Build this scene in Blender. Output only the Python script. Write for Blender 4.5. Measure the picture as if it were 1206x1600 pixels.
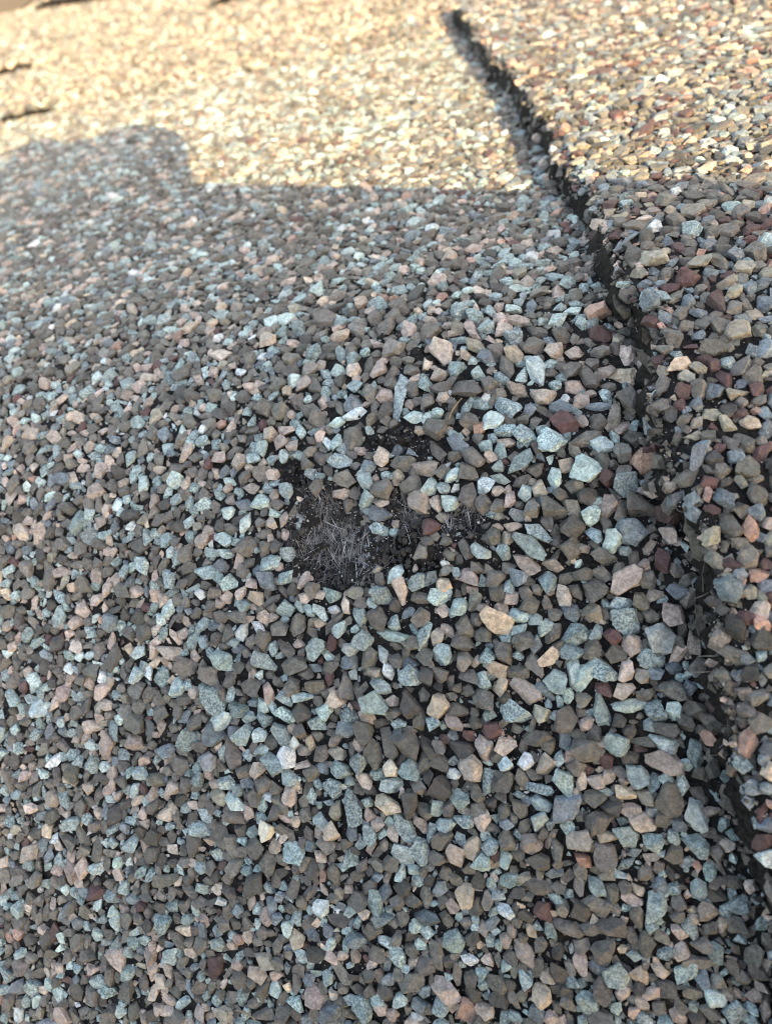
import bpy, bmesh, math, random
import numpy as np
from mathutils import Matrix, Vector

for o in list(bpy.data.objects):
    bpy.data.objects.remove(o)
random.seed(7)
rng = np.random.default_rng(7)
sc = bpy.context.scene
sc.unit_settings.scale_length = 0.01          # one unit is one centimetre: the whole view is a few centimetres of roof
COL = sc.collection

# ------------------------------------------------------------------ camera
CY, CZ, YAW, PIT, ROLL, BEND, BLEN = -3.49773, 4.58266, -0.54085, 1.03834, -0.5, 0.66995, 4.0
NEAR = math.radians(20)
def cam_axes():
    cy, sy, cp, sp = math.cos(YAW), math.sin(YAW), math.cos(PIT), math.sin(PIT)
    f = np.array([sy * cp, cy * cp, -sp]); r = np.array([cy, -sy, 0.0]); u = np.cross(r, f)
    cr, sr = math.cos(ROLL), math.sin(ROLL)
    return cr * r + sr * u, -sr * r + cr * u, f
CR, CU, CF = cam_axes()
CAM = np.array([0.0, CY, CZ])
FPX = 1111.0                                   # focal length in photograph pixels
cd = bpy.data.cameras.new('camera')
cam = bpy.data.objects.new('camera', cd); COL.objects.link(cam)
cam.matrix_world = Matrix(((CR[0], CU[0], -CF[0], CAM[0]), (CR[1], CU[1], -CF[1], CAM[1]), (CR[2], CU[2], -CF[2], CAM[2]), (0, 0, 0, 1)))
cd.sensor_fit = 'VERTICAL'; cd.sensor_height = 24.0; cd.lens = 24.0 * FPX / 1600.0
cd.clip_start = 0.05; cd.clip_end = 20000
cd.dof.use_dof = True; cd.dof.focus_distance = 5.35; cd.dof.aperture_fstop = 0.27
sc.camera = cam

# ------------------------------------------------------------------ sky, sun, exposure
SUN_AZ, SUN_EL = math.radians(42), math.radians(34)      # behind the camera and to the right
SV = np.array([math.sin(SUN_AZ) * math.cos(SUN_EL), -math.cos(SUN_AZ) * math.cos(SUN_EL), math.sin(SUN_EL)])
w = bpy.data.worlds.new('World'); sc.world = w; w.use_nodes = True
nt = w.node_tree; bg = nt.nodes['Background']
sky = nt.nodes.new('ShaderNodeTexSky'); sky.sky_type = 'NISHITA'; sky.sun_disc = False
sky.sun_elevation = SUN_EL; sky.sun_rotation = math.atan2(SV[0], SV[1]); sky.dust_density = 2.0; sky.ozone_density = 0.6
nt.links.new(sky.outputs[0], bg.inputs[0]); bg.inputs[1].default_value = 0.15
sl = bpy.data.lights.new('sun', 'SUN'); sl.energy = 2.5; sl.angle = math.radians(0.3); sl.color = (1.0, 0.84, 0.53)
so = bpy.data.objects.new('sun', sl); COL.objects.link(so)
so.rotation_euler = Vector(SV).to_track_quat('Z', 'Y').to_euler()
sc.view_settings.view_transform = 'Standard'; sc.view_settings.look = 'None'; sc.view_settings.gamma = 1.0
sc.view_settings.exposure = 2.38
sc.view_settings.use_white_balance = True; sc.view_settings.white_balance_temperature = 8500
sc.view_settings.use_curve_mapping = False
sc.cycles.use_denoising = True; sc.cycles.pixel_filter_type = 'BLACKMAN_HARRIS'; sc.cycles.filter_width = 1.1

# ------------------------------------------------------------------ the bent roof surface
_s = np.linspace(-14, 90, 10401)
def theta(s):
    t = np.clip((np.asarray(s, float) + BLEN / 2) / BLEN, 0, 1)
    return NEAR - BEND * t * t * (3 - 2 * t)
_th = theta(_s); _ds = _s[1] - _s[0]
_y = np.concatenate([[0], np.cumsum(np.cos((_th[1:] + _th[:-1]) / 2)) * _ds])
_z = np.concatenate([[0], np.cumsum(np.sin((_th[1:] + _th[:-1]) / 2)) * _ds])
_i0 = int(np.argmin(abs(_s))); _y -= _y[_i0]; _z -= _z[_i0]
def P(x, s, h):
    """x along the ridge, s across it (away from the viewer), h above the deck"""
    x, s, h = np.broadcast_arrays(np.asarray(x, float), np.asarray(s, float), np.asarray(h, float))
    th = theta(s)
    return np.stack([x, np.interp(s, _s, _y) - np.sin(th) * h, np.interp(s, _s, _z) + np.cos(th) * h], -1)
def frame(s):
    th = theta(s); o = np.zeros_like(th)
    T = np.stack([o + 1, o, o], -1); S = np.stack([o, np.cos(th), np.sin(th)], -1); N = np.stack([o, -np.sin(th), np.cos(th)], -1)
    return np.stack([T, S, N], -1)             # columns
def project(p):
    d = p - CAM; z = d @ CF
    return (d @ CR) / z * FPX + 603, 800 - (d @ CU) / z * FPX, z
def in_view(p, m=150):
    px, py, z = project(p)
    return (z > 0.3) & (px > -m) & (px < 1206 + m) & (py > -m) & (py < 1600 + m)
_perm = rng.permutation(512)
_val = rng.random(512)
def vnoise(x, y, sc_=1.0, seed=0):
    x = np.asarray(x) * sc_ + seed * 17.3; y = np.asarray(y) * sc_ + seed * 7.7
    xi = np.floor(x).astype(int); yi = np.floor(y).astype(int); fx = x - xi; fy = y - yi
    fx = fx * fx * (3 - 2 * fx); fy = fy * fy * (3 - 2 * fy)
    hsh = lambda a, b: _val[_perm[(_perm[a & 511] + b) & 511]]
    a = hsh(xi, yi); b = hsh(xi + 1, yi); c = hsh(xi, yi + 1); d = hsh(xi + 1, yi + 1)
    return (a * (1 - fx) + b * fx) * (1 - fy) + (c * (1 - fx) + d * fx) * fy - 0.5
def smooth(a, b, v):
    t = np.clip((np.asarray(v, float) - a) / (b - a), 0, 1); return t * t * (3 - 2 * t)
ES = np.array([-12, -5.5, -3.63, -2.86, -2.04, -1.16, -0.17, 0.96, 3.02, 6.13, 11.56, 13.0])
EX = np.array([2.7, 1.45, 1.13, 1.0, 0.84, 0.67, 0.51, 0.33, -0.08, -0.75, -2.05, -2.4])
def edge_x(s):                                 # where the overlapping shingle ends
    s = np.asarray(s, float)
    return np.interp(s, ES, EX) + 0.16 * vnoise(s, s * 0, 1.9, 3) + 0.11 * vnoise(s, s * 0, 6.0, 5) + 0.05 * vnoise(s, s * 0, 17.0, 7)
LAP = 0.30                                     # thickness of the overlapping shingle
FAR_END, LAP_END = 11.0, 12.2
BARE = [(-1.98, -1.1, 0.19), (-1.76, -1.31, 0.23), (-1.86, -1.51, 0.19), (-2.08, -1.31, 0.18), (-2.18, -1.46, 0.15), (-1.65, -1.51, 0.15), (-1.5, -1.36, 0.15), (-1.35, -1.46, 0.15), (-1.2, -1.32, 0.11), (-1.33, -1.07, 0.12), (-1.25, -1.17, 0.12), (-0.95, -1.18, 0.12), (-0.83, -1.2, 0.13), (-0.76, -1.13, 0.11), (-2.26, -0.75, 0.11), (-2.16, -0.89, 0.08), (-1.54, -0.53, 0.10), (-1.33, -0.49, 0.11), (-1.17, -0.55, 0.08), (-1.11, 0.23, 0.08), (-1.25, 0.28, 0.07), (-1.59, 0.58, 0.09), (-1.1, -1.47, 0.14), (-1.02, -1.51, 0.1)]
BX, BS, BR = (np.array(v) for v in zip(*BARE))
def bare(x, s):
    x = np.asarray(x, float); s = np.asarray(s, float)
    d = np.hypot(x[..., None] - BX, s[..., None] - BS) - BR
    return d.min(-1)                           # negative inside a patch that has lost its granules
def h_cap(x, s):
    x = np.asarray(x, float); s = np.asarray(s, float)
    h = 0.03 * vnoise(x, s, 0.5, 1)
    pit = np.exp(-(((x + 1.84) / 0.33) ** 2 + ((s + 1.32) / 0.36) ** 2) ** 2) + 0.7 * np.exp(-(((x + 1.28) / 0.16) ** 2 + ((s + 1.12) / 0.16) ** 2)) + 0.7 * np.exp(-(((x + 0.84) / 0.2) ** 2 + ((s + 1.17) / 0.12) ** 2))
    return h - 0.07 * pit
def h_cap_rough(x, s):
    b = smooth(0.06, -0.06, bare(x, s))
    return h_cap(x, s) + (0.012 + 0.06 * b) * vnoise(x, s, 9, 2) + (0.012 + 0.05 * b) * vnoise(x, s, 24, 4)
def h_lap(x, s):
    v = np.asarray(x, float) - np.interp(s, ES, EX)
    return LAP + 0.03 * vnoise(x, s, 0.6, 6) - 0.05 * smooth(0.12, 0.0, v)
def skew(k, x, s):                             # the lowest course runs a little aslant
    return s - 0.5 * np.clip(np.asarray(x) + 21, -6, 6) * (k == 3)
def h_course(k):
    def fn(x, s):
        x = np.asarray(x, float); s = np.asarray(s, float)
        if k == 0: return 0.01 + 0.12 * smooth(-10.4, -11.3, x) * smooth(14.0, 11, s) + 0.05 * vnoise(x, s, 0.25, 8)
        if k == 1: return 0.02 + 0.21 * smooth(-14.3, -15.6, x) * smooth(20.0, 17.0, s) + 0.05 * vnoise(x, s, 0.2, 14)
        if k == 2: return 0.03 + 0.27 * smooth(-11.2, -10.2, x) * smooth(-7.0, -8.6, x) * smooth(25.5, 21, s) + 0.06 * vnoise(x, s, 0.2, 9)
        return 0.05 + 0.42 * smooth(-26.0, -23.0, x) * smooth(-16.5, -19.0, x) * smooth(37, 31, s) + 0.08 * vnoise(x, s, 0.2, 10)
    return fn

# ------------------------------------------------------------------ materials
def nodes(name):
    m = bpy.data.materials.new(name); m.use_nodes = True
    n = m.node_tree.nodes; b = n['Principled BSDF']
    return m, n, m.node_tree.links, b
def granule_material(name, from_object):
    m, n, L, b = nodes(name)
    if from_object:
        a = n.new('ShaderNodeObjectInfo'); colr, alpha = a.outputs['Color'], a.outputs['Alpha']
    else:
        a = n.new('ShaderNodeAttribute'); a.attribute_name = 'Col'; colr, alpha = a.outputs['Color'], a.outputs['Alpha']
    g = n.new('ShaderNodeNewGeometry')
    def noise(scale, detail, rough=0.6):
        t = n.new('ShaderNodeTexNoise'); t.inputs['Scale'].default_value = scale; t.inputs['Detail'].default_value = detail
        t.inputs['Roughness'].default_value = rough; L.new(g.outputs['Position'], t.inputs['Vector']); return t
    n1 = noise(60, 4, 0.75); n2 = noise(20, 4, 0.7)
    r1 = n.new('ShaderNodeMapRange'); r1.inputs[1].default_value = 0.42; r1.inputs[2].default_value = 0.57; r1.inputs[3].default_value = 0.0; r1.inputs[4].default_value = 1.0
    L.new(n1.outputs['Fac'], r1.inputs[0])
    # crystalline speckle of the coloured grains
    dark = n.new('ShaderNodeMix'); dark.data_type = 'RGBA'; dark.blend_type = 'MULTIPLY'; dark.inputs[0].default_value = 1.0
    L.new(colr, dark.inputs[6]); dark.inputs[7].default_value = (0.24, 0.29, 0.32, 1)
    fac = n.new('ShaderNodeMath'); fac.operation = 'MULTIPLY'
    inv = n.new('ShaderNodeMath'); inv.operation = 'SUBTRACT'; inv.inputs[0].default_value = 1.0
    L.new(r1.outputs[0], inv.inputs[1]); L.new(inv.outputs[0], fac.inputs[0]); L.new(alpha, fac.inputs[1])
    mx = n.new('ShaderNodeMix'); mx.data_type = 'RGBA'; L.new(fac.outputs[0], mx.inputs[0]); L.new(colr, mx.inputs[6]); L.new(dark.outputs[2], mx.inputs[7])
    r2 = n.new('ShaderNodeMapRange'); r2.inputs[1].default_value = 0.3; r2.inputs[2].default_value = 0.7; r2.inputs[3].default_value = 0.55; r2.inputs[4].default_value = 1.42
    L.new(n2.outputs['Fac'], r2.inputs[0])
    v = n.new('ShaderNodeMix'); v.data_type = 'RGBA'; v.blend_type = 'MULTIPLY'; v.inputs[0].default_value = 1.0
    L.new(mx.outputs[2], v.inputs[6]); L.new(r2.outputs[0], v.inputs[7])
    n4 = noise(2.3, 3); r4 = n.new('ShaderNodeMapRange'); r4.inputs[1].default_value = 0.48; r4.inputs[2].default_value = 0.75; r4.inputs[3].default_value = 0.0; r4.inputs[4].default_value = 0.34
    L.new(n4.outputs['Fac'], r4.inputs[0])
    gr = n.new('ShaderNodeMix'); gr.data_type = 'RGBA'; gr.inputs[7].default_value = (0.135, 0.118, 0.10, 1)
    L.new(r4.outputs[0], gr.inputs[0]); L.new(v.outputs[2], gr.inputs[6]); L.new(gr.outputs[2], b.inputs['Base Color'])
    b.inputs['Roughness'].default_value = 0.55; b.inputs['Specular IOR Level'].default_value = 0.35
    bp = n.new('ShaderNodeBump'); bp.inputs['Strength'].default_value = 1.0; bp.inputs['Distance'].default_value = 0.018
    n3 = noise(38, 4, 0.65); L.new(n3.outputs['Fac'], bp.inputs['Height']); L.new(bp.outputs[0], b.inputs['Normal'])
    return m
M_GRAN = granule_material('granule_coating', False)
M_GRANO = granule_material('granule_stone', True)
def asphalt_material():
    m, n, L, b = nodes('asphalt')
    g = n.new('ShaderNodeNewGeometry')
    t = n.new('ShaderNodeTexNoise'); t.inputs['Scale'].default_value = 30; t.inputs['Detail'].default_value = 5; L.new(g.outputs['Position'], t.inputs['Vector'])
    cr = n.new('ShaderNodeValToRGB'); cr.color_ramp.elements[0].position = 0.35; cr.color_ramp.elements[0].color = (0.004, 0.004, 0.0045, 1)
    cr.color_ramp.elements[1].position = 0.75; cr.color_ramp.elements[1].color = (0.028, 0.025, 0.022, 1)
    L.new(t.outputs['Fac'], cr.inputs[0]); L.new(cr.outputs[0], b.inputs['Base Color'])
    rr = n.new('ShaderNodeMapRange'); b.inputs['Specular IOR Level'].default_value = 0.12; rr.inputs[3].default_value = 0.45; rr.inputs[4].default_value = 0.85; L.new(t.outputs['Fac'], rr.inputs[0]); L.new(rr.outputs[0], b.inputs['Roughness'])
    bp = n.new('ShaderNodeBump'); bp.inputs['Strength'].default_value = 0.9; bp.inputs['Distance'].default_value = 0.02
    L.new(t.outputs['Fac'], bp.inputs['Height']); L.new(bp.outputs[0], b.inputs['Normal'])
    return m
M_ASPH = asphalt_material()
def plain(name, col, rough=0.6, spec=0.4, var=0.3, scale=20, metal=0.0):
    m, n, L, b = nodes(name)
    t = n.new('ShaderNodeTexNoise'); t.inputs['Scale'].default_value = scale; t.inputs['Detail'].default_value = 4
    g = n.new('ShaderNodeNewGeometry'); L.new(g.outputs['Position'], t.inputs['Vector'])
    r = n.new('ShaderNodeMapRange'); r.inputs[1].default_value = 0.25; r.inputs[2].default_value = 0.75; r.inputs[3].default_value = 1 - var; r.inputs[4].default_value = 1 + var
    L.new(t.outputs['Fac'], r.inputs[0])
    v = n.new('ShaderNodeMix'); v.data_type = 'RGBA'; v.blend_type = 'MULTIPLY'; v.inputs[0].default_value = 1.0
    v.inputs[6].default_value = (*col, 1); L.new(r.outputs[0], v.inputs[7]); L.new(v.outputs[2], b.inputs['Base Color'])
    b.inputs['Roughness'].default_value = rough; b.inputs['Specular IOR Level'].default_value = spec; b.inputs['Metallic'].default_value = metal
    return m
M_FIBRE = plain('glass_fibre', (0.38, 0.375, 0.385), 0.4, 0.6, 0.85, 9)
M_WEB = plain('tarred_glass_fibre', (0.27, 0.26, 0.26), 0.5, 0.4, 0.9, 7)
M_DUST = plain('mineral_dust', (0.46, 0.43, 0.40), 0.5, 0.5, 0.6, 40)
M_FLAKE = plain('weathered_mat', (0.085, 0.075, 0.06), 0.8, 0.2, 0.7, 25)
M_STRAW = plain('straw', (0.26, 0.18, 0.10), 0.7, 0.3, 0.4, 30)
M_DECK = plain('roof_deck', (0.05, 0.045, 0.04), 0.8, 0.2)
M_GROUND = plain('dry_ground', (0.11, 0.088, 0.066), 0.9, 0.1, 0.35, 0.004)
M_PHONE = plain('phone_shell', (0.05, 0.05, 0.055), 0.35, 0.5, 0.05)
M_GLASS = plain('phone_glass', (0.01, 0.01, 0.012), 0.08, 0.6, 0.05)
M_SKIN = plain('skin', (0.52, 0.33, 0.25), 0.5, 0.4, 0.12, 3)

# ------------------------------------------------------------------ mesh helpers
def mesh_obj(name, verts, faces, mat, parent=None, cols=None, smooth_=True):
    verts = np.asarray(verts, np.float32); faces = np.asarray(faces, np.int32); k = faces.shape[1]
    me = bpy.data.meshes.new(name)
    me.vertices.add(len(verts)); me.vertices.foreach_set('co', verts.ravel())
    me.loops.add(faces.size); me.loops.foreach_set('vertex_index', faces.ravel())
    me.polygons.add(len(faces)); me.polygons.foreach_set('loop_start', np.arange(0, faces.size, k, dtype=np.int32))
    me.polygons.foreach_set('loop_total', np.full(len(faces), k, np.int32))
    me.polygons.foreach_set('use_smooth', np.full(len(faces), smooth_))
    if cols is not None:
        a = me.attributes.new('Col', 'FLOAT_COLOR', 'POINT'); a.data.foreach_set('color', np.asarray(cols, np.float32).ravel())
    me.update(calc_edges=True); me.validate()
    me.materials.append(mat)
    o = bpy.data.objects.new(name, me); COL.objects.link(o)
    if parent: o.parent = parent
    return o
def empty(name, loc, label, cat):
    o = bpy.data.objects.new(name, None); COL.objects.link(o); o.empty_display_size = 0.5
    o['label'] = label; o['category'] = cat
    return o
def grid_faces(nx, ny, off=0):
    i = np.arange(nx - 1)[:, None] * ny + np.arange(ny - 1)[None, :] + off
    return np.stack([i, i + ny, i + ny + 1, i + 1], -1).reshape(-1, 4)

# ------------------------------------------------------------------ granule shapes
def split_sharp(V, Fc, deg):
    nrm = np.cross(V[Fc[:, 1]] - V[Fc[:, 0]], V[Fc[:, 2]] - V[Fc[:, 0]]); nrm /= np.linalg.norm(nrm, axis=1)[:, None] + 1e-12
    cs = math.cos(math.radians(deg)); nv = []; nf = Fc.copy()
    for v in range(len(V)):
        fs = [i for i in range(len(Fc)) if v in Fc[i]]; left = set(fs)
        while left:
            st = [left.pop()]; cl = list(st)
            while st:
                a = st.pop()
                for b_ in list(left):
                    if nrm[a] @ nrm[b_] > cs and len(set(Fc[a]) & set(Fc[b_])) == 2:
                        left.discard(b_); st.append(b_); cl.append(b_)
            idx = len(nv); nv.append(V[v])
            for i in cl: nf[i][list(Fc[i]).index(v)] = idx
    return np.array(nv), nf
def stone(kind, seed, deg=25):
    """a crushed grain: a block cut by random planes; kind 0 is the full cut, 1 a plain one for far grains, 2 a crumb"""
    g = np.random.default_rng(seed)
    if kind == 2:
        bm = bmesh.new(); k = np.arange(9) + 0.5; ph = np.arccos(1 - 2 * k / 9); gl = 10.166 * k
        D = np.stack([np.cos(gl) * np.sin(ph), np.sin(gl) * np.sin(ph), np.cos(ph)], 1) + g.normal(0, 0.25, (9, 3))
        for q in D: bm.verts.new(q)
        bmesh.ops.convex_hull(bm, input=bm.verts[:]); bmesh.ops.delete(bm, geom=[v for v in bm.verts if not v.link_faces], context='VERTS')
        bmesh.ops.recalc_face_normals(bm, faces=bm.faces[:]); bm.verts.index_update()
        V = np.array([v.co[:] for v in bm.verts]); Fc = np.array([[v.index for v in f_.verts] for f_ in bm.faces]); bm.free()
        lo, hi = V.min(0), V.max(0); return split_sharp((V - (lo + hi) / 2) / (hi - lo), Fc, deg)
    bm = bmesh.new(); bmesh.ops.create_cube(bm, size=2.2)
    pl = []
    m = (int(g.integers(4, 6)), 4, 3)[kind]; a0 = g.random() * 6.28
    for i in range(m):
        a = a0 + 6.283 * (i + g.uniform(-0.33, 0.33)) / m; t = g.uniform(-0.30, 0.55)
        pl.append((math.cos(a) * math.cos(t), math.sin(a) * math.cos(t), math.sin(t), g.uniform(0.52, 1.0)))
    for sgn in (1, -1):
        q = np.array([g.normal(0, 0.30), g.normal(0, 0.30), sgn]); q /= np.linalg.norm(q); pl.append((*q, g.uniform(0.55, 0.85)))
    for i in range((int(g.integers(2, 5)), 2, 1)[kind]):
        q = g.normal(size=3); q[2] = abs(q[2]) * 0.8 + 0.15; q /= np.linalg.norm(q); pl.append((*q, g.uniform(0.74, 0.98)))
    for (a, b_, c, d) in pl:
        bmesh.ops.bisect_plane(bm, geom=bm.verts[:] + bm.edges[:] + bm.faces[:], plane_co=(a * d, b_ * d, c * d), plane_no=(a, b_, c), clear_outer=True)
        ed = [e for e in bm.edges if len(e.link_faces) == 1]
        if ed: bmesh.ops.holes_fill(bm, edges=ed, sides=0)
    bmesh.ops.remove_doubles(bm, verts=bm.verts[:], dist=0.05)
    if kind == 0:
        bmesh.ops.bevel(bm, geom=[e for e in bm.edges if e.calc_face_angle(0) > 0.6], offset=0.042, offset_type='OFFSET', segments=1, profile=0.5, affect='EDGES', clamp_overlap=True)
        bmesh.ops.remove_doubles(bm, verts=bm.verts[:], dist=0.03)
    bmesh.ops.triangulate(bm, faces=bm.faces[:])
    bmesh.ops.dissolve_degenerate(bm, edges=bm.edges[:], dist=0.004); bmesh.ops.triangulate(bm, faces=bm.faces[:])
    bmesh.ops.recalc_face_normals(bm, faces=bm.faces[:]); bm.verts.index_update()
    V = np.array([v.co[:] for v in bm.verts]); Fc = np.array([[v.index for v in f_.verts] for f_ in bm.faces]); bm.free()
    lo, hi = V.min(0), V.max(0); V = (V - (lo + hi) / 2) / (hi - lo)
    return split_sharp(V, Fc, deg)
STONES = [stone(0, 100 + i) for i in range(40)]
PEBBLES = [stone(1, 500 + i, 25) for i in range(20)]
CRUMBS = [stone(2, 300 + i, 25) for i in range(20)]
BASE = {  # linear albedo, speckle
    'b': (0.164, 0.147, 0.124, 0.5), 'd': (0.088, 0.079, 0.069, 0.4), 't': (0.34, 0.415, 0.395, 0.9), 'm': (0.49, 0.585, 0.54, 0.7),
    'g': (0.195, 0.225, 0.24, 0.7), 'p': (0.45, 0.355, 0.295, 0.5), 'c': (0.55, 0.43, 0.32, 0.4), 's': (0.43, 0.26, 0.20, 0.35),
    'r': (0.10, 0.052, 0.048, 0.2), 'w': (0.56, 0.58, 0.55, 0.4), 'o': (0.31, 0.275, 0.215, 0.35), 'k': (0.014, 0.0135, 0.0135, 0.2)}
CLS = list(BASE)
MIX_MAIN = dict(b=0.42, d=0.08, t=0.19, m=0.05, g=0.06, p=0.13, c=0.02, s=0.008, r=0.018, w=0.01, o=0.02)
MIX_LAP = dict(b=0.33, d=0.14, t=0.05, m=0.008, g=0.20, p=0.05, c=0.02, s=0.05, r=0.12, w=0.01, o=0.09)
MIX_FAR = dict(b=0.44, d=0.13, t=0.05, m=0.01, g=0.04, p=0.14, c=0.06, s=0.03, r=0.04, o=0.06)
def pick(mix, n):
    k = list(mix); p = np.array([mix[c] for c in k]); return np.array(k)[rng.choice(len(k), n, p=p / p.sum())]
def colours(cls):
    c = np.array([BASE[q] for q in cls]); n = len(c)
    v = np.exp(rng.normal(0, 0.17, n))[:, None]; tint = 1 + rng.normal(0, 0.016, (n, 3))
    c[:, :3] = np.clip(c[:, :3] * v * tint, 0.007, 0.72); c[:, 3] *= rng.uniform(0.6, 1.1, n)
    return c
class Grains:
    """a list of granules on one shingle: place, size, turn, colour, shape"""
    def __init__(s): s.x, s.s, s.l, s.w, s.t, s.a, s.c = [], [], [], [], [], [], []
    def add(s, x, ss, l, w_, t, a, c):
        for q, v in zip((s.x, s.s, s.l, s.w, s.t, s.a, s.c), (x, ss, l, w_, t, a, c)): q.extend(np.atleast_1d(v).tolist())
    def arrays(s, hfun, tilt=0.10, sink=0.10):
        s.x, s.s, s.l, s.w, s.t, s.a = (np.array(v, float) for v in (s.x, s.s, s.l, s.w, s.t, s.a)); n = len(s.x)
        s.col = colours(s.c)
        s.pos = P(s.x, s.s, hfun(s.x, s.s) + s.t * rng.uniform(sink, sink + 0.15, n))
        Fm = frame(s.s)
        ca, sa = np.cos(s.a), np.sin(s.a); z = np.zeros(n); o = z + 1
        Rz = np.stack([np.stack([ca, -sa, z], -1), np.stack([sa, ca, z], -1), np.stack([z, z, o], -1)], -2)
        tx, ty = rng.normal(0, tilt, n), rng.normal(0, tilt, n)
        Rx = np.stack([np.stack([o, z, z], -1), np.stack([z, np.cos(tx), -np.sin(tx)], -1), np.stack([z, np.sin(tx), np.cos(tx)], -1)], -2)
        Ry = np.stack([np.stack([np.cos(ty), z, np.sin(ty)], -1), np.stack([z, o, z], -1), np.stack([-np.sin(ty), z, np.cos(ty)], -1)], -2)
        s.R = Fm @ Rz @ Rx @ Ry
        s.scale = np.stack([s.l, s.w, s.t], -1)
        return s
    def mesh(s, name, idx, lib, parent, mat=None):
        var = rng.integers(0, len(lib), len(idx)); VV, FF, CC = [], [], []; off = 0
        for k, (V, Fc) in enumerate(lib):
            j = idx[var == k]
            if not len(j): continue
            A = s.R[j] * s.scale[j][:, None, :]
            v = np.einsum('nij,vj->nvi', A, V) + s.pos[j][:, None, :]
            VV.append(v.reshape(-1, 3)); CC.append(np.repeat(s.col[j], len(V), 0))
            FF.append((Fc[None] + (np.arange(len(j)) * len(V))[:, None, None] + off).reshape(-1, 3)); off += len(j) * len(V)
        o = mesh_obj(name, np.concatenate(VV), np.concatenate(FF), mat or M_GRAN, parent, np.concatenate(CC)); o['kind'] = 'stuff'
        return o
    def singles(s, idx, parent, lib_mesh):
        for j in idx:
            o = bpy.data.objects.new('granule', lib_mesh[int(rng.integers(len(lib_mesh)))]); COL.objects.link(o)
            A = s.R[j] * s.scale[j][None, :]
            o.matrix_world = Matrix([[*A[i], s.pos[j][i]] for i in range(3)] + [[0, 0, 0, 1]])
            o.parent = parent; o.color = tuple(s.col[j])
from mathutils import noise as mnoise
STONE_MESH = []
for q, (V, Fc) in enumerate(STONES):
    bm = bmesh.new(); vs = [bm.verts.new(v) for v in V]
    for f_ in Fc: bm.faces.new([vs[i] for i in f_])
    bmesh.ops.remove_doubles(bm, verts=bm.verts[:], dist=1e-5)
    bmesh.ops.subdivide_edges(bm, edges=bm.edges[:], cuts=2, use_grid_fill=True); bmesh.ops.triangulate(bm, faces=bm.faces[:]); bm.normal_update()
    sh = Vector((q * 3.1, q * 1.7, 0)); mv = []
    for v in bm.verts:
        c = v.co
        d = 0.055 * mnoise.noise(c * 3.2 + sh) + 0.035 * mnoise.noise(c * 8 + sh) + 0.018 * mnoise.noise(c * 18 + sh)
        chip = max(0.0, mnoise.noise(c * 2.3 - sh) - 0.32) * 0.16
        mv.append(c + v.normal * (d - chip))
    for v, c in zip(bm.verts, mv): v.co = c
    me = bpy.data.meshes.new('granule'); bm.to_mesh(me); bm.free()
    me.polygons.foreach_set('use_smooth', [True] * len(me.polygons)); me.set_sharp_from_angle(angle=math.radians(28))
    me.materials.append(M_GRANO); me.update(); STONE_MESH.append(me)
class Hash:
    def __init__(s, cell): s.c = cell; s.d = {}
    def put(s, x, y, r): s.d.setdefault((int(x // s.c), int(y // s.c)), []).append((x, y, r))
    def free(s, x, y, r, f):
        i, j = int(x // s.c), int(y // s.c)
        for a in (i - 1, i, i + 1):
            for b in (j - 1, j, j + 1):
                for (u, v, q) in s.d.get((a, b), ()):
                    d = (q + r) * f
                    if (u - x) ** 2 + (v - y) ** 2 < d * d: return False
        return True
def scatter(G, H, x, s, r, mix, f, asp=1.35, thick=(0.5, 0.8)):
    ok = []
    for i in range(len(x)):
        if H.free(x[i], s[i], r[i], f): H.put(x[i], s[i], r[i]); ok.append(i)
    ok = np.array(ok, int); n = len(ok)
    if not n: return
    q = rng.uniform(1, asp, n) ** 0.5 * np.where(rng.random(n) < 0.08, 1.25, 1)
    q2 = 2.36 * r[ok]
    G.add(x[ok], s[ok], q2 * q, q2 / q, 2 * r[ok] * rng.uniform(*thick, n) / q, rng.uniform(0, 6.283, n), pick(mix, n))
def darts(n, x0, x1, s0, s1, r0, r1, hgt, cond, power=1.0):
    x = rng.uniform(x0, x1, n); s = rng.uniform(s0, s1, n)
    k = in_view(P(x, s, hgt)) & cond(x, s); x, s = x[k], s[k]
    return x, s, r0 + (r1 - r0) * rng.random(len(x)) ** power
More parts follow.
